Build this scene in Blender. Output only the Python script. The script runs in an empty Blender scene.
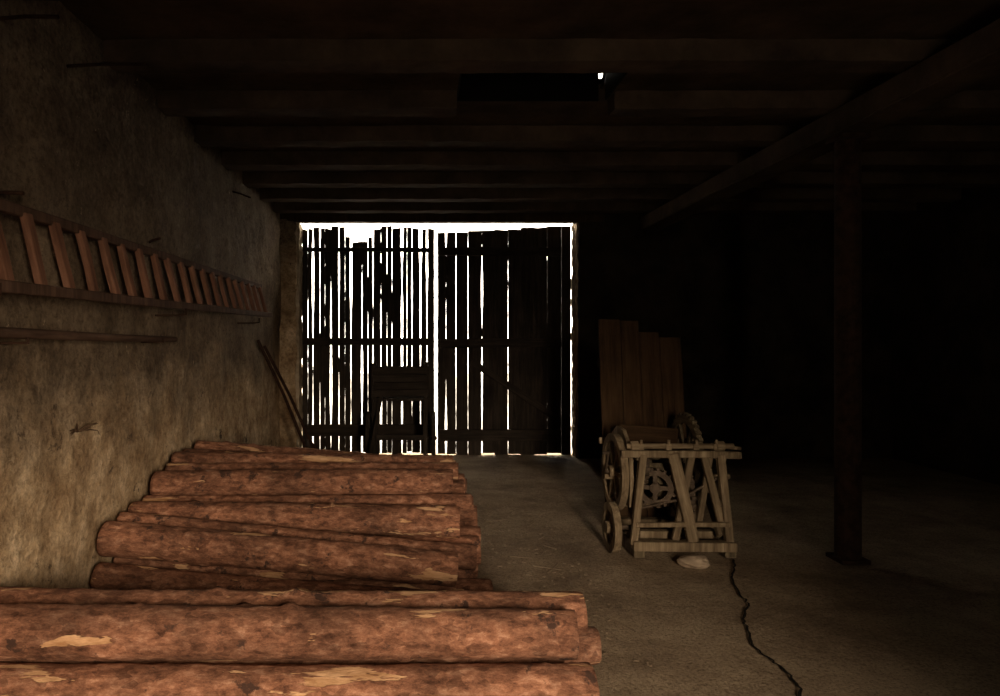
import bpy, bmesh, math, random
from mathutils import Vector, Matrix, noise
random.seed(7)
R=random.uniform
sc=bpy.context.scene
sc.view_settings.view_transform='Standard'
sc.view_settings.look='None'
col=sc.collection

# ------------------------------------------------------------ materials
def newmat(name):
    m=bpy.data.materials.new(name); m.use_nodes=True
    nt=m.node_tree; b=nt.nodes['Principled BSDF']
    b.inputs['Roughness'].default_value=.9
    b.inputs['Specular IOR Level'].default_value=.12
    return m,nt,b
def N(nt,t,**k):
    n=nt.nodes.new(t)
    for a,v in k.items():
        if a in n.inputs: n.inputs[a].default_value=v
        else: setattr(n,a,v)
    return n
def coords(nt,scale=(1,1,1),rand=True):
    tc=nt.nodes.new('ShaderNodeTexCoord'); mp=nt.nodes.new('ShaderNodeMapping')
    mp.inputs['Scale'].default_value=scale
    nt.links.new(tc.outputs['Object'],mp.inputs['Vector'])
    if rand:
        oi=nt.nodes.new('ShaderNodeObjectInfo'); ml=nt.nodes.new('ShaderNodeMath'); ml.operation='MULTIPLY'; ml.inputs[1].default_value=37.
        nt.links.new(oi.outputs['Random'],ml.inputs[0]); nt.links.new(ml.outputs[0],mp.inputs['Location'])
    return mp.outputs['Vector']
def ramp(nt,fac,stops):
    r=nt.nodes.new('ShaderNodeValToRGB'); nt.links.new(fac,r.inputs[0])
    e=r.color_ramp.elements
    while len(e)<len(stops): e.new(.5)
    for i,(p,c) in enumerate(stops):
        e[i].position=p; e[i].color=(*c,1) if len(c)==3 else c
    return r.outputs[0]
def ntex(nt,vec,scale,detail=6,rough=.6,dist=0):
    n=nt.nodes.new('ShaderNodeTexNoise'); nt.links.new(vec,n.inputs['Vector'])
    n.inputs['Scale'].default_value=scale; n.inputs['Detail'].default_value=detail
    n.inputs['Roughness'].default_value=rough; n.inputs['Distortion'].default_value=dist
    return n.outputs[0]
def mix(nt,fac,a,b,mode='MIX'):
    m=nt.nodes.new('ShaderNodeMix'); m.data_type='RGBA'; m.blend_type=mode
    if hasattr(fac,'is_linked'): nt.links.new(fac,m.inputs[0])
    else: m.inputs[0].default_value=fac
    for s,i in ((a,6),(b,7)):
        if hasattr(s,'is_linked'): nt.links.new(s,m.inputs[i])
        else: m.inputs[i].default_value=(*s,1)
    return m.outputs[2]
def bump(nt,b,h,strength=.5,dist=.01,prev=None):
    n=nt.nodes.new('ShaderNodeBump'); n.inputs['Strength'].default_value=strength; n.inputs['Distance'].default_value=dist
    nt.links.new(h,n.inputs['Height'])
    if prev is not None: nt.links.new(prev,n.inputs['Normal'])
    nt.links.new(n.outputs[0],b.inputs['Normal']); return n.outputs[0]
W=(1,1,1);K=(0,0,0)

def mat_bark():
    m,nt,b=newmat('spruce_bark')
    v=coords(nt,(1,1,1)); vs=coords(nt,(.5,1,1))
    base=ramp(nt,ntex(nt,vs,30,11,.78),[(.36,(.095,.043,.027)),(.46,(.205,.095,.057)),(.54,(.30,.145,.089)),(.64,(.45,.255,.168))])
    big=ramp(nt,ntex(nt,v,2.6,5,.6),[(.35,(.55,.54,.53)),(.62,(1.15,1.09,1.04))])
    c=mix(nt,1.,base,big,'MULTIPLY')
    vo=N(nt,'ShaderNodeTexVoronoi',feature='F1'); vo.inputs['Scale'].default_value=48; vo.inputs['Randomness'].default_value=1
    nt.links.new(vs,vo.inputs['Vector'])
    sepc=N(nt,'ShaderNodeSeparateColor'); nt.links.new(vo.outputs['Color'],sepc.inputs[0])
    fl=ramp(nt,sepc.outputs[0],[(.0,(.50,.47,.45)),(.35,(.95,.93,.92)),(1,(1.28,1.26,1.22))])
    c=mix(nt,.7,c,fl,'MULTIPLY')
    dark=ramp(nt,ntex(nt,v,8,6,.7),[(.585,K),(.64,W)])
    c=mix(nt,dark,c,(.065,.034,.024))
    patch=ramp(nt,ntex(nt,coords(nt,(.34,1.6,1.6)),7.0,5,.6,.25),[(.615,K),(.625,W)])
    wood=ramp(nt,ntex(nt,coords(nt,(.2,1,1)),30,5,.7),[(.35,(.38,.19,.085)),(.65,(.76,.46,.255))])
    c=mix(nt,patch,c,wood)
    nt.links.new(c,b.inputs['Base Color'])
    p=bump(nt,b,ntex(nt,vs,45,9,.8),1.,.010)
    bump(nt,b,patch,.7,-.004,p)
    return m
def mat_cut():
    m,nt,b=newmat('cut_wood_end')
    v=coords(nt,(0.01,1,1),False)
    w=N(nt,'ShaderNodeTexWave',wave_type='RINGS',rings_direction='X'); w.inputs['Scale'].default_value=28; w.inputs['Distortion'].default_value=2
    nt.links.new(v,w.inputs['Vector'])
    c=ramp(nt,w.outputs[1],[(0,(.30,.16,.08)),(1,(.47,.28,.15))])
    c=mix(nt,ramp(nt,ntex(nt,v,9),[(.4,K),(.7,W)]),c,(.16,.085,.05))
    nt.links.new(c,b.inputs['Base Color']); return m
def mat_wood(name,c1,c2,c3,ax=2,sc_=1.):
    m,nt,b=newmat(name)
    s=[1,1,1]; s[ax]=.08
    v=coords(nt,tuple(s))
    n1=ntex(nt,v,28*sc_,7,.65,.3)
    c=ramp(nt,n1,[(.3,c1),(.5,c2),(.72,c3)])
    c=mix(nt,.8,c,ramp(nt,ntex(nt,coords(nt),3,4),[(.3,(.5,.5,.5)),(.7,(1.1,1.1,1.1))]),'MULTIPLY')
    nt.links.new(c,b.inputs['Base Color']); bump(nt,b,n1,.5,.006); return m
def mat_plaster():
    m,nt,b=newmat('old_lime_plaster')
    v=coords(nt,(1,1,1),False)
    c=ramp(nt,ntex(nt,v,2.6,12,.72,.1),[(.36,(.10,.068,.043)),(.5,(.175,.125,.080)),(.64,(.26,.19,.125))])
    fine=ramp(nt,ntex(nt,v,30,9,.8),[(.38,(.50,.46,.42)),(.50,(.92,.91,.90)),(.62,(1.2,1.16,1.1))])
    c=mix(nt,.95,c,fine,'MULTIPLY')
    sx=N(nt,'ShaderNodeSeparateXYZ'); nt.links.new(v,sx.inputs[0])
    ad=N(nt,'ShaderNodeMath',operation='MULTIPLY_ADD'); nt.links.new(ntex(nt,v,1.9,10,.7),ad.inputs[0]); ad.inputs[1].default_value=1.8; nt.links.new(sx.outputs['Z'],ad.inputs[2])
    mr=N(nt,'ShaderNodeMapRange'); nt.links.new(ad.outputs[0],mr.inputs[0]); mr.inputs[1].default_value=1.62; mr.inputs[2].default_value=2.25; mr.inputs[3].default_value=1; mr.inputs[4].default_value=0
    lowc=ramp(nt,ntex(nt,v,4,12,.74),[(.36,(.26,.16,.085)),(.5,(.48,.335,.195)),(.62,(.72,.54,.35))])
    lowc=mix(nt,.8,lowc,fine,'MULTIPLY')
    c2=mix(nt,mr.outputs[0],c,lowc)
    dm=ramp(nt,ntex(nt,v,5.6,10,.75,.1),[(.60,K),(.64,W)])
    c3=mix(nt,dm,c2,(.095,.062,.039))
    lt=ramp(nt,ntex(nt,v,9.1,8,.75,.1),[(.64,K),(.66,W)])
    c4=mix(nt,lt,c3,(.42,.31,.20))
    nt.links.new(c4,b.inputs['Base Color'])
    p=bump(nt,b,ntex(nt,v,8,12,.72),.85,.055)
    bump(nt,b,ntex(nt,v,60,6,.7),.5,.01,p)
    return m
def mat_floor():
    m,nt,b=newmat('dirty_concrete')
    v=coords(nt,(1,1,1),False)
    c=ramp(nt,ntex(nt,v,1.6,11,.7),[(.34,(.20,.136,.085)),(.5,(.34,.245,.155)),(.66,(.48,.36,.23))])
    sp=ramp(nt,ntex(nt,v,70,7,.8),[(.40,(.45,.42,.4)),(.50,(.95,.95,.95)),(.60,W),(.68,(1.6,1.5,1.3))])
    c=mix(nt,.95,c,sp,'MULTIPLY')
    nt.links.new(c,b.inputs['Base Color'])
    p=bump(nt,b,ntex(nt,v,5,10,.7),.6,.03); bump(nt,b,ntex(nt,v,70,6,.7),.6,.01,p)
    return m
def mat_simple(name,c1,c2,scale=8,rough=.9,metal=0,bs=.4):
    m,nt,b=newmat(name)
    v=coords(nt)
    n=ntex(nt,v,scale,7,.65)
    nt.links.new(ramp(nt,n,[(.35,c1),(.65,c2)]),b.inputs['Base Color'])
    b.inputs['Roughness'].default_value=rough; b.inputs['Metallic'].default_value=metal
    bump(nt,b,n,bs,.01); return m
BARK=mat_bark(); CUT=mat_cut(); PLAS=mat_plaster(); FLOOR=mat_floor()
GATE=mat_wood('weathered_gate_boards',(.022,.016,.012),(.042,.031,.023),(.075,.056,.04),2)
OLDW=mat_wood('dusty_machine_wood',(.10,.066,.038),(.22,.155,.09),(.40,.295,.18),2)
OLDX=mat_wood('dusty_machine_wood_rail',(.10,.066,.038),(.22,.155,.09),(.40,.295,.18),0)
OLDY=mat_wood('dusty_machine_wood_skid',(.06,.043,.026),(.13,.095,.055),(.23,.17,.10),1)
PANEL=mat_wood('brown_panel_boards',(.028,.014,.006),(.055,.029,.013),(.082,.047,.022),2)
LADR=mat_wood('ladder_rail_wood',(.045,.024,.016),(.09,.05,.032),(.14,.08,.053),1)
RUNG=mat_wood('ladder_rung_wood',(.10,.045,.027),(.19,.088,.052),(.28,.14,.088),2)
CEIL=mat_simple('dark_brown_ceiling',(.034,.021,.013),(.090,.058,.035),2.5,.95)  # dark brown tone, mottled by noise
SHAFT=mat_simple('hatch_shade',(.004,.003,.0025),(.007,.006,.005),4)  # near-black colour stands in for the shade inside the hatch
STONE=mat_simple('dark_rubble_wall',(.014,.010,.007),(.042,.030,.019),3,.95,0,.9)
JAMB=mat_simple('lit_jamb',(.28,.205,.13),(.55,.44,.31),9,.95,0,1.)  # pale tone puts the light grazing the gate reveals into the colour
RUST=mat_simple('rusty_iron',(.018,.009,.006),(.050,.024,.014),14,.9,0)
IRON=mat_simple('dusty_iron',(.05,.034,.022),(.13,.09,.06),14,.7,.3)
ROCK=mat_simple('pale_stone',(.24,.17,.11),(.42,.31,.21),8)
CRACK=mat_simple('crack_dark',(.008,.006,.004),(.02,.015,.01),8)  # near-black colour for the crack ribbon
GRND=mat_simple('gravel_yard',(.3,.29,.26),(.5,.48,.44),4)
TWIG=mat_simple('dry_twig',(.06,.035,.02),(.12,.07,.04),9)
CHIP=mat_simple('bark_chip',(.12,.08,.05),(.30,.21,.13),3)

# ------------------------------------------------------------ helpers
def empty(name,loc=(0,0,0)):
    e=bpy.data.objects.new(name,None); e.location=loc; e.empty_display_size=.1; col.objects.link(e); return e
def obj(name,bm,mats,parent=None,loc=(0,0,0),rot=(0,0,0),smooth=False):
    me=bpy.data.meshes.new(name); bm.normal_update(); bm.to_mesh(me); bm.free()
    for m in (mats if isinstance(mats,(list,tuple)) else [mats]): me.materials.append(m)
    if smooth:
        for p in me.polygons: p.use_smooth=True
    o=bpy.data.objects.new(name,me); col.objects.link(o)
    o.location=loc; o.rotation_euler=rot
    if parent: 
        o.parent=parent; o.location=Vector(loc)-parent.location
    return o
def bx(bm,c,s,M=None):
    r=bmesh.ops.create_cube(bm,size=1)
    bmesh.ops.scale(bm,vec=s,verts=r['verts'])
    if M is not None: bmesh.ops.transform(bm,matrix=M,verts=r['verts'])
    bmesh.ops.translate(bm,vec=c,verts=r['verts']); return r['verts']
def box(name,lo,hi,mat,parent=None,bevel=0.,wob=0.):
    lo=Vector(lo);hi=Vector(hi);c=(lo+hi)/2
    bm=bmesh.new(); bx(bm,(0,0,0),hi-lo)
    if bevel: bmesh.ops.bevel(bm,geom=bm.edges[:],offset=bevel,segments=2,affect='EDGES')
    return obj(name,bm,mat,parent,c)
def frame(d,up=Vector((0,0,1))):
    z=d.normalized(); 
    if abs(z.dot(up))>.98: up=Vector((0,1,0))
    x=up.cross(z).normalized(); y=z.cross(x)
    return Matrix((x,y,z)).transposed()
def beam(name,p0,p1,w,t,mat,parent,bevel=.004,up=Vector((0,1,0)),jit=.003):
    p0=Vector(p0);p1=Vector(p1);L=(p1-p0).length
    bm=bmesh.new(); bx(bm,(0,0,0),(w,t,L))
    bmesh.ops.subdivide_edges(bm,edges=[e for e in bm.edges if abs((e.verts[0].co-e.verts[1].co).z)>L*.5],cuts=7,use_grid_fill=True)
    for v in bm.verts:
        q=v.co*3+p0*5; v.co+=Vector((noise.noise(q),noise.noise(q+Vector((9,0,0))),0))*jit*2
    o=obj(name,bm,mat,parent,(p0+p1)/2)
    Mr=frame(p1-p0,up).to_4x4(); o.rotation_euler=Mr.to_euler()
    if bevel:
        md=o.modifiers.new('b','BEVEL'); md.width=bevel; md.segments=1; md.limit_method='ANGLE'; md.angle_limit=.9
    return o
def rod(name,pts,r,mat,parent=None,seg=10,res=1):
    cu=bpy.data.curves.new(name,'CURVE'); cu.dimensions='3D'; cu.bevel_depth=1; cu.bevel_resolution=3; cu.use_fill_caps=True
    s=cu.splines.new('POLY'); s.points.add(len(pts)-1)
    for i,p in enumerate(pts):
        s.points[i].co=(*p,1); s.points[i].radius=r[i] if isinstance(r,(list,tuple)) else r
    o=bpy.data.objects.new(name,cu); col.objects.link(o)
    dg=bpy.context.evaluated_depsgraph_get(); me=bpy.data.meshes.new_from_object(o.evaluated_get(dg))
    bpy.data.objects.remove(o); bpy.data.curves.remove(cu)
    me.materials.clear(); me.materials.append(mat)
    for p in me.polygons: p.use_smooth=True
    o=bpy.data.objects.new(name,me); col.objects.link(o)
    if parent: o.parent=parent; o.location=-parent.location
    return o
def cylx(bm,c,r,w,seg=28,ax='X',r2=None):
    M={'X':Matrix.Rotation(math.pi/2,4,'Y'),'Y':Matrix.Rotation(math.pi/2,4,'X'),'Z':Matrix.Identity(4)}[ax]
    q=bmesh.ops.create_cone(bm,cap_ends=True,segments=seg,radius1=r,radius2=r if r2 is None else r2,depth=w)
    bmesh.ops.transform(bm,matrix=M,verts=q['verts']); bmesh.ops.translate(bm,vec=c,verts=q['verts'])
def ringx(bm,c,ro,ri,w,seg=32):
    vs=[]
    for i in range(seg):
        a=2*math.pi*i/seg; ca,sa=math.cos(a),math.sin(a)
        vs.append([bm.verts.new((c[0]+dx,c[1]+r*ca,c[2]+r*sa)) for dx,r in ((-w/2,ri),(w/2,ri),(w/2,ro),(-w/2,ro))])
    for i in range(seg):
        A=vs[i];B=vs[(i+1)%seg]
        for k in range(4): bm.faces.new((A[k],A[(k+1)%4],B[(k+1)%4],B[k]))
    bmesh.ops.recalc_face_normals(bm,faces=bm.faces)

# ------------------------------------------------------------ room shell
WX=-1.65; CZ=2.97; RX=5.6; FY=-1.6; BY=8.3
bm=bmesh.new()
ny,nz=330,100
g=[[None]*(nz+1) for _ in range(ny+1)]
for i in range(ny+1):
    for j in range(nz+1):
        y=FY+(BY+.32-FY)*i/ny; z=-.05+(CZ+.1)*j/nz
        p=Vector((y*1.1,z*1.1,3.3))
        d=.022*noise.noise(p*1.5)+.013*noise.noise(p*5)+.007*noise.noise(p*13)
        g[i][j]=bm.verts.new((WX+d-.012,y,z))
for i in range(ny):
    for j in range(nz): bm.faces.new((g[i][j],g[i+1][j],g[i+1][j+1],g[i][j+1]))
r=bmesh.ops.extrude_face_region(bm,geom=bm.faces[:])
for v in [e for e in r['geom'] if isinstance(e,bmesh.types.BMVert)]: v.co.x=WX-.3
bmesh.ops.recalc_face_normals(bm,faces=bm.faces)
obj('wall_left',bm,PLAS,smooth=True)
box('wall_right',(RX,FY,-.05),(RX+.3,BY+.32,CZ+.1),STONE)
bm=bmesh.new(); nx,ny=120,160
g=[[bm.verts.new((WX-.3+(RX+.6-WX)*i/nx, FY-.2+(BY+.6-FY)*j/ny, 0.006*noise.noise(Vector((i*.12,j*.12,0)))-.004)) for j in range(ny+1)] for i in range(nx+1)]
for i in range(nx):
    for j in range(ny): bm.faces.new((g[i][j],g[i+1][j],g[i+1][j+1],g[i][j+1]))
obj('floor',bm,FLOOR,smooth=True)
box('yard_ground',(-12,BY+.35,-.2),(14,30,-.03),GRND)
OX0,OX1,OZ=-1.45,1.88,2.80
def rough_box(name,lo,hi,mat,n=26,amp=.02,step=.07,fq=1):
    lo=Vector(lo);hi=Vector(hi);c=(lo+hi)/2;s=hi-lo
    bm=bmesh.new(); bx(bm,(0,0,0),s)
    for ax in range(3):
        cuts=max(0,min(90,int(s[ax]/step)))
        if cuts: bmesh.ops.subdivide_edges(bm,edges=[e for e in bm.edges if abs((e.verts[0].co-e.verts[1].co)[ax])>s[ax]*.9],cuts=cuts,use_grid_fill=True)
    for v in bm.verts:
        q=(v.co+c)*fq; v.co+=Vector((noise.noise(q*6),noise.noise(q*6+Vector((5,5,5))),noise.noise(q*6+Vector((11,3,5)))))*amp+Vector((noise.noise(q*17),0,0))*amp*.6
    return obj(name,bm,mat,None,c,smooth=False)
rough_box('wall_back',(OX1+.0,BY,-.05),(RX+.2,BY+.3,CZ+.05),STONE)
rough_box('trim_1',(OX1-.022,BY+.03,-.03),(OX1+.02,BY+.29,OZ),JAMB,amp=.016,step=.035,fq=1.6)
rough_box('wall_back_stub',(WX-.05,BY-.01,-.03),(OX0-.02,BY+.3,OZ+.02),PLAS,amp=.035)
rough_box('trim_2',(OX0-.05,BY+.02,-.03),(OX0+.012,BY+.29,OZ),JAMB,amp=.016,step=.035,fq=1.6)  # thin pale block added to give the left reveal its lit edge
box('trim_3',(WX-.1,BY-.02,OZ),(OX1+.3,BY+.12,OZ+.1),PANEL,bevel=.01)
box('wall_back_lintel',(WX-.1,BY+.0,OZ+.1),(OX1+.1,BY+.3,CZ+.05),STONE)
DX0,DX1,DZ=.85,1.27,2.1  # doorway added out of view, narrowed to cut the fill light
box('wall_front',(WX-.3,FY-.25,-.05),(DX0,FY,CZ+.1),STONE)
box('wall_front_right',(DX1,FY-.25,-.05),(RX+.3,FY,CZ+.1),STONE)
box('wall_front_lintel',(DX0,FY-.25,DZ),(DX1,FY,CZ+.1),STONE)
HX0,HX1,HY0,HY1=.235,1.22,3.81,4.60
bm=bmesh.new()
def slab(lo,hi): 
    lo=Vector(lo);hi=Vector(hi); bx(bm,(lo+hi)/2,hi-lo)
slab((WX-.3,FY-.25,CZ),(HX0,BY+.3,CZ+.12)); slab((HX1,FY-.25,CZ),(RX+.3,BY+.3,CZ+.12))
slab((HX0,FY-.25,CZ),(HX1,HY0,CZ+.12)); slab((HX0,HY1,CZ),(HX1,BY+.3,CZ+.12))
obj('ceiling',bm,CEIL)
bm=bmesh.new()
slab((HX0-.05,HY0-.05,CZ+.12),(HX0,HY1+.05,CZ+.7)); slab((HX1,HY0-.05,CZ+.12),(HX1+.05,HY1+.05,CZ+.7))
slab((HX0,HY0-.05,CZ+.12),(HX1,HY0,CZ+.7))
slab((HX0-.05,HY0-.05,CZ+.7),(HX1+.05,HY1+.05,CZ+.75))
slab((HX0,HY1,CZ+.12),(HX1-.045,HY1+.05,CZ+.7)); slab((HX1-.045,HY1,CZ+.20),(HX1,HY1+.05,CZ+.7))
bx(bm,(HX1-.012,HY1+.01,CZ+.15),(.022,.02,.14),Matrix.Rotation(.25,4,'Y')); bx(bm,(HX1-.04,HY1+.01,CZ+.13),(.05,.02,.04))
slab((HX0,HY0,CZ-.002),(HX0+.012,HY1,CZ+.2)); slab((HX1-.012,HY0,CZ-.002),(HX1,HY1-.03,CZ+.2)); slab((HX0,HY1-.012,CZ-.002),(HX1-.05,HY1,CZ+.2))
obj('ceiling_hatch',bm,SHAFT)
ys=[-1.1,-.35,.4,1.15,1.9,2.85,3.73,4.48,5.2,5.9,6.6,7.3,7.95]
k=0
for i,y in enumerate(ys):
    w=.3 if y==2.85 else .17
    segs=[(WX+.0,RX-.02)]
    if y==4.48: segs=[(WX,HX0-.004),(HX1+.004,RX-.02)]
    for a,b_ in segs:
        rough_box('ceiling_joist' if k==0 else 'ceiling_joist.%03d'%k,(a,y-w/2,CZ-.115),(b_,y+w/2,CZ-.002),CEIL,amp=.008); k+=1
box('support_beam',(2.6,FY+.02,2.70),(2.84,BY-.03,CZ-.12),CEIL,bevel=.01)

def post(y,nm):
    e=empty(nm,(2.72,y,0))
    bm=bmesh.new(); cylx(bm,(0,0,1.34),.075,2.64,24,'Z'); 
    for v in bm.verts: v.co.x+=.004*noise.noise(v.co*4)
    obj('shaft',bm,RUST,e,(2.72,y,0),smooth=False)
    bm=bmesh.new(); bx(bm,(0,0,.012),(.18,.18,.024)); bx(bm,(0,0,2.68),(.18,.18,.03))
    obj('plates',bm,RUST,e,(2.72,y,0))
post(4.45,'support_post'); post(.6,'support_post.001')

# ------------------------------------------------------------ gate
GY=BY+.26
def px(u,Y=GY): return (u-420)/700*Y
def leaf(name,u0,u1,gaps,topf,zbot,rails,diag,seed,taper):
    e=empty(name,(px((u0+u1)/2),GY,0))
    rnd=random.Random(seed)
    edges=[px(u0)]+[px(g[0]) for g in gaps]+[px(u1)]
    ws=[0]+[g[1]*.0123*.72 for g in gaps]+[0]
    bm=bmesh.new()
    for i in range(len(edges)-1):
        n=80; zt=topf(edges[i],edges[i+1],rnd); zb=zbot+rnd.uniform(0,.04)
        sh=rnd.uniform(0,100); yo=rnd.uniform(-.006,.006)
        rows=[]
        for k in range(n+1):
            z=zb+(zt-zb)*k/n; f=taper+(1-taper)*(k/n)
            def nn(j): return max(-.4,.95+2.0*noise.noise(Vector((z*1.3,j*7.3+seed,0)))+.45*noise.noise(Vector((z*6,j*3.1+seed,4))))
            na=nn(i); nb=nn(i+1)
            xl=edges[i]+ws[i]*.5*f*na; xr=edges[i+1]-ws[i+1]*.5*f*nb
            xl+=.0025*noise.noise(Vector((z*15,sh,0))); xr+=.0025*noise.noise(Vector((z*15,sh+3,0)))
            if i>0 and ws[i]<.0025: xl-=.006
            rows.append([bm.verts.new((x,GY+yo+dy,z+(rnd.uniform(-.012,.012) if k==n else 0))) for x,dy in ((xl,-.012),(xr,-.012),(xr,.012),(xl,.012))])
        for k in range(n):
            for q in range(4): bm.faces.new((rows[k][q],rows[k][(q+1)%4],rows[k+1][(q+1)%4],rows[k+1][q]))
        bm.faces.new(rows[0][::-1]); bm.faces.new(rows[-1])
    bmesh.ops.translate(bm,vec=-e.location,verts=bm.verts)
    obj('boards',bm,GATE,e,e.location)
    for i,(z,h) in enumerate(rails):
        beam('rail_%d'%i,(px(u0)+.01,GY-.045,z),(px(u1)-.01,GY-.045,z+rnd.uniform(-.01,.01)),.05,h,GATE,e,up=Vector((0,0,1)))
    for i,(a,b) in enumerate(diag):
        beam('brace_%d'%i,(px(a[0]),GY-.047,a[1]),(px(b[0]),GY-.047,b[1]),.045,.08,GATE,e,up=Vector((0,0,1)))
    return e
def topL(a,b,r):
    if px(342)<a<px(372): return r.uniform(2.57,2.67)
    return r.uniform(2.74,2.795)
def topR(a,b,r): return 2.70+ (b-px(440))*.055+r.uniform(-.006,.006)
gl=[(308,1.0),(313,1.9),(320,.9),(325,.5),(331,2.6),(339,1.7),(345,.5),(351,1.8),(362,2.8),(368,.6),(373,1.3),(381,3.0),(387,.5),(392,.9),(402,3.2),(407,.4),(412,1.0),(420.5,2.4),(427,1.9)]
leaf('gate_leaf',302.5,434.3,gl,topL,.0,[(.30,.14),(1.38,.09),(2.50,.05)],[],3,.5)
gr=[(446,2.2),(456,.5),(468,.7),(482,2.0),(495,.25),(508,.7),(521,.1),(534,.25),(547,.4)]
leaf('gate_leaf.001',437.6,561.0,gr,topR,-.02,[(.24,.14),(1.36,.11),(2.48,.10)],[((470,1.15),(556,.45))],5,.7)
box('gate_post',(px(561.3),GY-.03,-.0),(px(570.4),GY+.05,2.79),GATE,bevel=.003)

# ------------------------------------------------------------ logs
def log_mesh(name,p0,p1,r0,r1,parent,seed):
    p0=Vector(p0);p1=Vector(p1);L=(p1-p0).length
    bm=bmesh.new(); na=36; nl=int(L/.022)
    bow=R(-.012,.012); bow2=R(-.008,.008)
    knots=[(R(.1,L-.1),R(0,6.28),R(.006,.018)) for _ in range(int(L*8))]
    rings=[]
    for k in range(nl+1):
        t=k/nl; x=-L/2+L*t; rr=r0+(r1-r0)*t
        cy=bow*math.sin(math.pi*t); cz=bow2*math.sin(math.pi*t)
        ring=[]
        for a in range(na):
            th=2*math.pi*a/na; ca,sa=math.cos(th),math.sin(th)
            q=Vector((x*2.2,ca*1.1,sa*1.1))+Vector((seed*3.7,0,0))
            q2=Vector((x*30,rr*ca*45,rr*sa*45))+Vector((seed*3.7,0,0))
            f=rr*(1+.05*noise.noise(q)+.04*noise.noise(q*4))+.0025*noise.noise(q*11)+.0022*noise.noise(q2)
            for kx,ka,kh in knots:
                dx=(t*L-kx)/.022; da=((th-ka+math.pi)%(2*math.pi)-math.pi)*rr/.018
                d2=dx*dx+da*da
                if d2<5: f+=kh*math.exp(-d2)
            if k in(0,nl): f*=.97
            ring.append(bm.verts.new((x,cy+f*ca,cz+f*sa)))
        rings.append(ring)
    for k in range(nl):
        for a in range(na):
            fc=bm.faces.new((rings[k][a],rings[k][(a+1)%na],rings[k+1][(a+1)%na],rings[k+1][a])); fc.smooth=True
    for ring,rev in ((rings[0],True),(rings[-1],False)):
        for v in ring: v.co.x+=v.co.y*.05
        f=bm.faces.new(ring); f.material_index=1
    bmesh.ops.recalc_face_normals(bm,faces=bm.faces)
    me=bpy.data.meshes.new(name); bm.to_mesh(me); bm.free(); me.materials.append(BARK); me.materials.append(CUT)
    o=bpy.data.objects.new(name,me); col.objects.link(o)
    d=(p1-p0).normalized(); z=Vector((0,0,1)); y=z.cross(d).normalized(); z=d.cross(y)
    M=Matrix((d,y,z)).transposed()@Matrix.Rotation(R(0,6.28),3,'X')
    o.rotation_euler=M.to_euler(); o.location=(p0+p1)/2
    o.parent=parent; o.location-=parent.location
    return o
LX=-1.61
pa=empty('log_pile',(-.5,2.45,0))
A=[
 (2.21,.09,.09,.50,.088,.086),(2.39,.09,.09,.58,.088,.088),(2.57,.09,.09,.54,.088,.086),(2.75,.085,.085,.60,.083,.083),
 (2.30,.243,.243,.57,.087,.085),(2.48,.243,.243,.50,.085,.085),(2.66,.240,.240,.67,.086,.068),
 (2.39,.402,.396,.53,.093,.080),(2.575,.400,.395,.60,.086,.076)]
for i,(y,zl,zr,xr,rl,rr) in enumerate(A):
    log_mesh('log_%d'%i,(LX+R(0,.01),y,zl),(xr,y+R(-.004,.004),zr),rl,rr,pa,i)
pb=empty('log_pile.001',(-.5,4.3,0))
B=[
 (3.33,.078,3.30,.078,.10,.076,.074),(3.46,.225,3.475,.082,.12,.074,.070),
 (3.55,.395,3.53,.242,.19,.088,.082),(3.56,.08,3.65,.08,.35,.07,.074),
 (3.70,.245,3.80,.085,.30,.07,.078),(3.74,.425,3.73,.240,.27,.060,.066),
 (3.85,.08,3.96,.08,.33,.075,.08),(3.86,.255,3.885,.235,.33,.065,.078),(3.90,.430,3.895,.385,.24,.070,.088),
 (4.05,.08,4.12,.08,.34,.08,.08),(4.03,.25,4.05,.24,.33,.08,.08),(4.07,.445,4.05,.462,.27,.050,.048),
 (4.22,.37,4.20,.39,.32,.075,.078),(4.16,.54,4.145,.555,.20,.084,.078),
 (4.21,.22,4.24,.23,.30,.078,.078),(4.29,.08,4.29,.08,.34,.078,.078),
 (4.35,.575,4.32,.59,.24,.062,.055),(4.38,.43,4.36,.45,.30,.072,.07),(4.38,.27,4.40,.28,.33,.078,.078),
 (4.46,.10,4.46,.09,.33,.08,.08),(4.51,.61,4.50,.60,.20,.072,.060),(4.55,.45,4.53,.46,.30,.075,.075),(4.56,.29,4.56,.30,.35,.08,.08),
 (4.63,.12,4.63,.1,.33,.08,.08),(4.70,.61,4.67,.53,.25,.064,.06),(4.72,.45,4.71,.40,.28,.08,.08),(4.73,.29,4.74,.25,.3,.08,.08),
 (4.80,.14,4.80,.1,.3,.08,.08),(4.88,.625,4.85,.50,.22,.075,.065),(4.89,.44,4.88,.36,.3,.08,.075),(4.93,.27,4.93,.21,.3,.08,.075),
 (5.07,.58,5.05,.42,.22,.078,.065),(5.06,.39,5.04,.27,.3,.08,.075),(5.05,.2,5.05,.09,.3,.08,.075),
 (5.25,.48,5.25,.33,.25,.08,.07),(5.26,.30,5.25,.18,.25,.08,.075),(5.3,.12,5.25,.08,.2,.08,.075),(5.45,.34,5.42,.18,.2,.08,.075),(5.52,.18,5.5,.08,.2,.08,.075)]
for i,(yl,zl,yr,zr,xr,rl,rr) in enumerate(B):
    log_mesh('log_%d'%i,(LX+R(0,.05),yl,zl),(xr+R(-.04,.03),yr,zr),rl,rr,pb,i+20)

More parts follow.
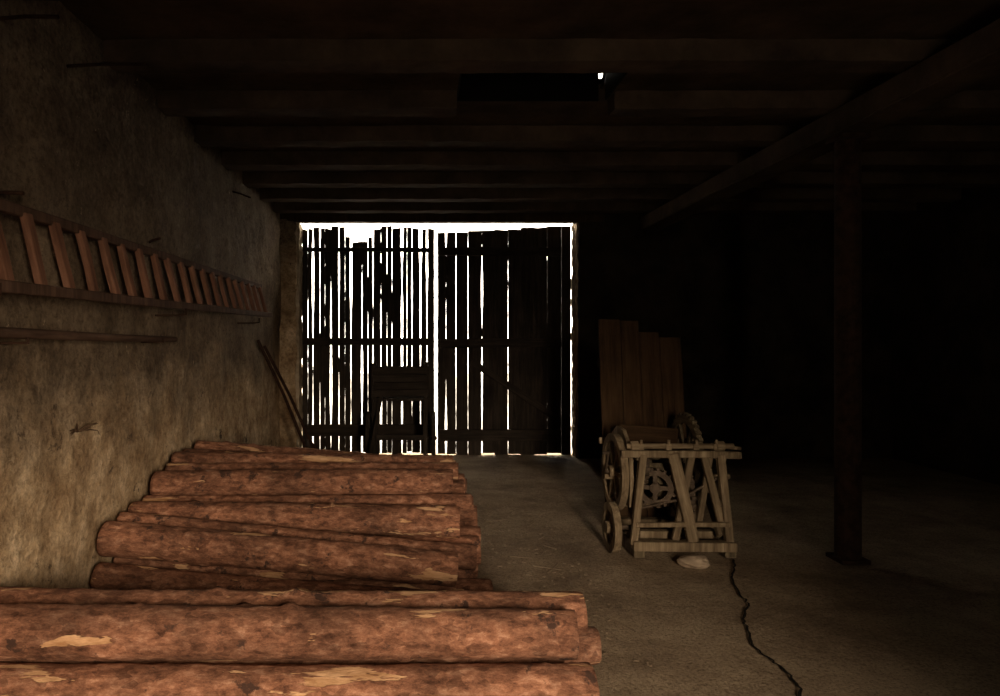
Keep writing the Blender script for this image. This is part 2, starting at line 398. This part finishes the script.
# ------------------------------------------------------------ ladder on wall
lad=empty('wooden_ladder',(-1.55,4.5,1.75))
TX,BX=-1.575,-1.50
beam('rail_top',(TX,1.9,1.905),(TX,6.9,1.925),.04,.045,LADR,lad,up=Vector((0,0,1)))
beam('rail_bottom',(BX,1.9,1.585),(BX,7.0,1.65),.04,.045,LADR,lad,up=Vector((0,0,1)))
y=2.1;k=0
while y<6.85:
    f=(y-1.9)/5.2
    a=Vector((TX+.012,y,1.895+.02*f)); b=Vector((BX,y+.01,1.60+.065*f))
    beam('rung_%d'%k,a,b,.050,.030,RUNG,lad,up=Vector((1,0,0)),jit=.004); y+=.222+R(-.012,.012);k+=1
for i,yy in enumerate((2.45,4.4,6.4)):
    rod('hook_%d'%i,[(WX-.03,yy,1.555),(BX-.02,yy,1.555),(BX+.03,yy,1.56),(BX+.03,yy,1.60)],.006,RUST,lad)
pl=empty('wooden_pole',(-1.57,3.5,1.42))
rod('pole',[(-1.57,1.9,1.435),(-1.565,2.8,1.425),(-1.57,3.7,1.41),(-1.575,4.5,1.405)],[.024,.022,.02,.017],LADR,pl)
for i,yy in enumerate((2.75,4.2)): rod('peg_%d'%i,[(WX-.03,yy,1.388),(-1.54,yy,1.388),(-1.54,yy,1.41)],.006,RUST,pl)
for i,(a,b) in enumerate([((WX-.03,3.3,2.69),(-1.28,3.3,2.70)),((WX-.03,2.75,2.66),(-1.42,2.75,2.67)),((WX-.03,4.28,1.985),(-1.56,4.2,2.01)),((WX-.03,6.2,2.72),(-1.50,6.2,2.66)),((WX-.03,2.72,1.965),(-1.54,2.72,1.97))]):
    m=(Vector(a)+Vector(b))/2+Vector((0,0,.006))
    rod('wall_spike' if i==0 else 'wall_spike.%03d'%i,[a,m,b],.008,RUST)
tw=empty('dry_twig',(-1.63,3.35,.97))
for i in range(11):
    L=R(.05,.14); a=R(-.5,3.6); c=Vector((-1.63,3.33,.965))
    d=Vector((R(.1,.5),math.cos(a)*1.3,math.sin(a)*.35)).normalized()
    rod('sprig_%d'%i,[c,c+d*L*.5+Vector((0,0,.008)),c+d*L*1.1],[.005,.004,.002],TWIG,tw)

def fork(nm,top,bot):
    e=empty(nm,bot); top=Vector(top);bot=Vector(bot); d=(bot-top).normalized()
    s=bot-d*.38; mid=(top+s)/2+Vector((.03,0,-.03))
    rod('handle',[top,mid,s],.016,RUST,e)
    for k in (-1.5,-.5,.5,1.5):
        o=Vector((0,k*.055,0)); rod('tine',[s,s+o*.8+d*.05,s+o+d*.2+Vector((.02,0,0)),bot+o],[.008,.006,.005,.003],RUST,e)
fork('pitchfork',(-1.60,6.9,1.40),(-1.02,7.05,.02))
fork('pitchfork.001',(-1.59,7.15,1.34),(-1.00,7.35,.02))

# ------------------------------------------------------------ hand cart near gate
hc=empty('hand_cart',(-.25,7.85,0))
X0,X1,Y0,Y1=-.52,.08,7.6,8.1
for i,z in enumerate((.82,.90,.98,1.06)):
    beam('side_near_%d'%i,(X0,Y0,z),(X1,Y0,z+.01),.025,.075,GATE,hc,up=Vector((0,0,1))); beam('side_far_%d'%i,(X0,Y1,z),(X1,Y1,z),.025,.075,GATE,hc,up=Vector((0,0,1)))
beam('bottom',(X0,(Y0+Y1)/2,.75),(X1,(Y0+Y1)/2,.75),.5,.03,GATE,hc,up=Vector((0,0,1)))
for x in (X0,X1):
    beam('end_board',(x,Y0,.93),(x,Y1,.93),.38,.025,GATE,hc,up=Vector((1,0,0)))
    for yy in (Y0+.03,Y1-.03): beam('leg',(x+(.02 if x<0 else -.02),yy,0.0),(x+(.02 if x<0 else -.02),yy,1.15),.05,.05,GATE,hc)
beam('cross_low',(X0,Y0+.03,.34),(X1,Y0+.03,.34),.06,.03,GATE,hc)
beam('shaft_l',(X0+.1,Y0,.78),(X0-.02,Y0-.6,.03),.035,.035,GATE,hc)
bm=bmesh.new()
for x in (X0-.05,X1+.07):
    ringx(bm,(x,7.85,.30),.30,.25,.04)
    for k in range(6):
        a=k*math.pi/6; bx(bm,(x,7.85,.30),(.025,.52,.03),Matrix.Rotation(a,4,'X'))
cylx(bm,(-.21,7.85,.30),.02,.8,12,'X')
bmesh.ops.translate(bm,vec=-hc.location,verts=bm.verts)
obj('wheels',bm,GATE,hc,hc.location)

# ------------------------------------------------------------ old machine
mc=empty('wooden_farm_machine',(1.68,4.8,0))
YF,YB=4.52,5.08
for i,x in enumerate((1.41,1.99)):
    beam('skid_%d'%i,(x,YF-.04,.05),(x+(.0),YB+.04,.05),.07,.09,OLDY,mc)
beam('base_front',(1.37,YF-.01,.075),(2.03,YF-.01,.07),.06,.075,OLDX,mc)
beam('base_back',(1.37,YB,.075),(2.03,YB,.075),.06,.08,OLDX,mc)
beam('base_mid',(1.38,4.70,.10),(2.02,4.70,.10),.05,.06,OLDX,mc)
for yi,yy in enumerate((YF,YB)):
    s='f' if yi==0 else 'b'
    beam('top_rail_'+s,(1.30,yy,.668),(2.07 if yi==0 else 2.03,yy,.658),.045,.032,OLDX,mc)
    beam('post_l_'+s,(1.44,yy,.66),(1.38,yy,.08),.045,.045,OLDW,mc)
    beam('post_r_'+s,(1.94,yy,.66),(2.00,yy,.08),.05,.045,OLDW,mc)
    beam('low_rail_'+s,(1.39,yy-.02,.21),(1.99,yy-.02,.215),.03,.03,OLDX,mc)
beam('brace_1',(1.63,YF-.01,.67),(1.76,YF-.01,.10),.07,.04,OLDW,mc)
beam('brace_2',(1.77,YF+.03,.67),(1.66,YF+.03,.10),.045,.035,OLDW,mc)
beam('brace_3',(1.84,YF+.02,.67),(1.95,YF+.02,.22),.045,.035,OLDW,mc)
beam('brace_4',(1.90,YF+.05,.67),(1.82,YF+.05,.2),.035,.03,OLDW,mc)
for i,x in enumerate((1.42,1.96)):
    beam('side_rail_%d'%i,(x,YF,.645),(x,YB,.645),.045,.05,OLDY,mc); beam('side_rail_low_%d'%i,(x,YF,.34),(x,YB,.34),.045,.045,OLDY,mc)
    beam('side_brace_%d'%i,(x,YF+.05,.12),(x,YB-.05,.63),.045,.03,OLDW,mc,up=Vector((1,0,0)))
bm=bmesh.new(); cylx(bm,(1.70,YF+.06,.705),.018,.70,20,'X'); cylx(bm,(1.40,YF+.06,.705),.034,.05,20,'X'); cylx(bm,(1.96,YF+.06,.705),.034,.05,20,'X')
for x in (1.44,1.62,1.80,1.93): bx(bm,(x,YF+.06,.695),(.035,.05,.055)); cylx(bm,(x,YF+.035,.735),.009,.03,8,'Z')
cylx(bm,(1.70,4.82,.46),.018,.86,14,'X')
bmesh.ops.translate(bm,vec=-mc.location,verts=bm.verts); obj('roller_shaft',bm,OLDX,mc,mc.location)
bm=bmesh.new()
for x in (1.56,1.72): cylx(bm,(x,4.86,.46),.17,.02,28,'X')
for k in range(12):
    a=k*math.pi/6; bx(bm,(1.64,4.86+.17*math.cos(a),.46+.17*math.sin(a)),(.19,.05,.015),Matrix.Rotation(a+math.pi/2,4,'X'))
bmesh.ops.translate(bm,vec=-mc.location,verts=bm.verts); obj('drum',bm,OLDY,mc,mc.location)
def wheel(nm,c,ro,w,ns,mat,ri=.82,hub=.04,teeth=0,rot=(0,0,0)):
    bm=bmesh.new(); ringx(bm,(0,0,0),ro,ro*ri,w); cylx(bm,(0,0,0),hub,w*1.8,18,'X')
    for k in range(ns): bx(bm,(0,0,0),(w*.6,ro*1.75,.028),Matrix.Rotation(k*math.pi/ns,4,'X'))
    for k in range(teeth):
        a=2*math.pi*k/teeth; bx(bm,(0,(ro+.007)*math.cos(a),(ro+.007)*math.sin(a)),(w*.9,.02,ro*2.6/teeth),Matrix.Rotation(a,4,'X'))
    return obj(nm,bm,mat,mc,c,rot)
wheel('flywheel',(1.335,4.80,.50),.26,.045,3,OLDW)
wheel('gear_wheel',(1.88,4.95,.58),.29,.035,3,OLDY,teeth=36)
wheel('pulley',(1.80,4.80,.36),.19,.03,3,IRON,teeth=24)
wheel('pinion',(1.545,4.60,.43),.115,.03,2,IRON,.7,.035,teeth=18,rot=(0,0,math.pi/2*.8))
wheel('pulley_small',(1.48,4.68,.56),.12,.03,2,IRON,teeth=16)
wheel('ground_wheel',(1.265,4.62,.165),.165,.045,3,OLDW,.7)
bm=bmesh.new(); cylx(bm,(1.33,4.62,.165),.016,.2,12,'X')
bmesh.ops.translate(bm,vec=-mc.location,verts=bm.verts); obj('axle',bm,IRON,mc,mc.location)
bm=bmesh.new()
pts=[(4.60,.30),(4.58,.45),(4.60,.60),(4.66,.72),(4.76,.79),(4.90,.80),(5.02,.74),(5.06,.60),(5.06,.30)]
A_=[bm.verts.new((1.375,a,b)) for a,b in pts]; B_=[bm.verts.new((1.40,a,b)) for a,b in pts]
bm.faces.new(A_); bm.faces.new(B_[::-1])
for i in range(len(pts)): bm.faces.new((A_[i],B_[i],B_[(i+1)%len(pts)],A_[(i+1)%len(pts)]))
bmesh.ops.recalc_face_normals(bm,faces=bm.faces)
bmesh.ops.translate(bm,vec=-mc.location,verts=bm.verts); obj('side_cheek',bm,OLDW,mc,mc.location)
beam('chute_board_1',(1.42,5.0,.73),(1.84,5.0,.70),.02,.14,PANEL,mc,up=Vector((0,0,1)))
beam('chute_board_2',(1.42,5.02,.54),(1.84,5.02,.54),.02,.16,PANEL,mc,up=Vector((0,0,1)))
beam('handle',(1.98,YF+.06,.705),(2.10,YF+.06,.69),.022,.022,OLDX,mc)
rod('crank',[(1.30,4.80,.50),(1.27,4.80,.50),(1.27,4.72,.64),(1.23,4.72,.64)],.012,IRON,mc)
rod('tie_rod',[(1.42,4.56,.30),(1.70,4.57,.36),(1.97,4.56,.52)],.009,IRON,mc)

bp=empty('leaning_plank_panel',(1.72,5.35,0))
xs=[1.385,1.555,1.70,1.86,2.03]; tops=[1.56,1.55,1.46,1.42]
for i in range(4):
    beam('plank_%d'%i,((xs[i]+xs[i+1])/2,5.22,0.0),((xs[i]+xs[i+1])/2,5.46,tops[i]),xs[i+1]-xs[i]-.004,.025,PANEL,bp)
beam('batten',(1.39,5.29,.35),(2.03,5.29,.35),.025,.08,PANEL,bp,up=Vector((0,0,1)))
beam('batten_top',(1.39,5.472,1.22),(2.03,5.472,1.22),.08,.025,PANEL,bp)

bm=bmesh.new(); bmesh.ops.create_icosphere(bm,subdivisions=3,radius=1)
for v in bm.verts:
    f=1+.25*noise.noise(v.co*1.6)+.08*noise.noise(v.co*5); v.co=Vector((v.co.x*.10*f,v.co.y*.07*f,max(-.03,v.co.z*.04*f)))
obj('stone',bm,ROCK,None,(1.70,4.33,.028))
def flr(u,v): 
    Y=1.4*700/(v-340); return Vector(((u-420)/700*Y,Y,0))
cp=[flr(*p) for p in [(733,560),(735,570),(732,580),(741,596),(748,604),(744,620),(748,634),(756,650),(772,662),(788,674),(800,690),(806,715)]]
bm=bmesh.new(); rows=[]
fine=[]
for i in range(len(cp)-1):
    for k in range(6): fine.append(cp[i].lerp(cp[i+1],k/6))
for i,p in enumerate(fine):
    d=(fine[min(i+1,len(fine)-1)]-fine[max(i-1,0)]).normalized(); n=Vector((-d.y,d.x,0)); w=.004+.005*abs(noise.noise(Vector((i*.4,0,0))))+.001
    q=p+n*R(-.008,.008); rows.append((bm.verts.new(q+n*w+Vector((0,0,.006))),bm.verts.new(q-n*w+Vector((0,0,.006)))))
for a,b in zip(rows,rows[1:]): bm.faces.new((a[0],a[1],b[1],b[0]))
obj('floor_crack',bm,CRACK)
bm=bmesh.new()
for i in range(170):
    x=R(.45,1.0); yy=R(3.0,6.0)
    s=R(.004,.012); M=Matrix.Rotation(R(0,6.28),4,'Z')@Matrix.Rotation(R(-.3,.3),4,'X')
    bx(bm,(x,yy,.005),(s*R(1,2.6),s*.7,.004),M)
for k in range(10):
    x=R(.5,1.0); yy=R(3.3,5.5); bx(bm,(x,yy,.006),(R(.08,.2),.005,.004),Matrix.Rotation(R(0,3),4,'Z'))
obj('wood_chips',bm,CHIP)

# ------------------------------------------------------------ light
w=bpy.data.worlds.new('overcast_sky'); sc.world=w; w.use_nodes=True
bg=w.node_tree.nodes['Background']; bg.inputs[0].default_value=(1,.89,.73,1); bg.inputs[1].default_value=12.0
def area(name,loc,target,sx,sy,power,colr,spread):
    l=bpy.data.lights.new(name,'AREA'); l.shape='RECTANGLE'; l.size=sx; l.size_y=sy; l.energy=power; l.color=colr; l.spread=math.radians(spread)
    o=bpy.data.objects.new(name,l); col.objects.link(o); o.location=loc
    o.rotation_euler=(Vector(target)-Vector(loc)).to_track_quat('-Z','Y').to_euler(); return o
area('added_log_lamp',(1.06,-1.5,1.4),(-1.2,3.0,.15),.40,1.3,20,(1,.81,.60),46)  # lamp added at the unseen doorway, aimed at the logs and left wall
area('added_floor_lamp',(1.06,-1.5,1.4),(.80,4.2,.0),.40,1.3,9,(1,.82,.62),34)  # second lamp added there to brighten the floor and machine

cam=bpy.data.cameras.new('camera'); cam.sensor_width=36; cam.lens=25.2; cam.shift_x=.08; cam.shift_y=-.008; cam.clip_start=.05
co=bpy.data.objects.new('camera',cam); col.objects.link(co); co.location=(0,0,1.4); co.rotation_euler=(math.pi/2,0,0)
sc.camera=co
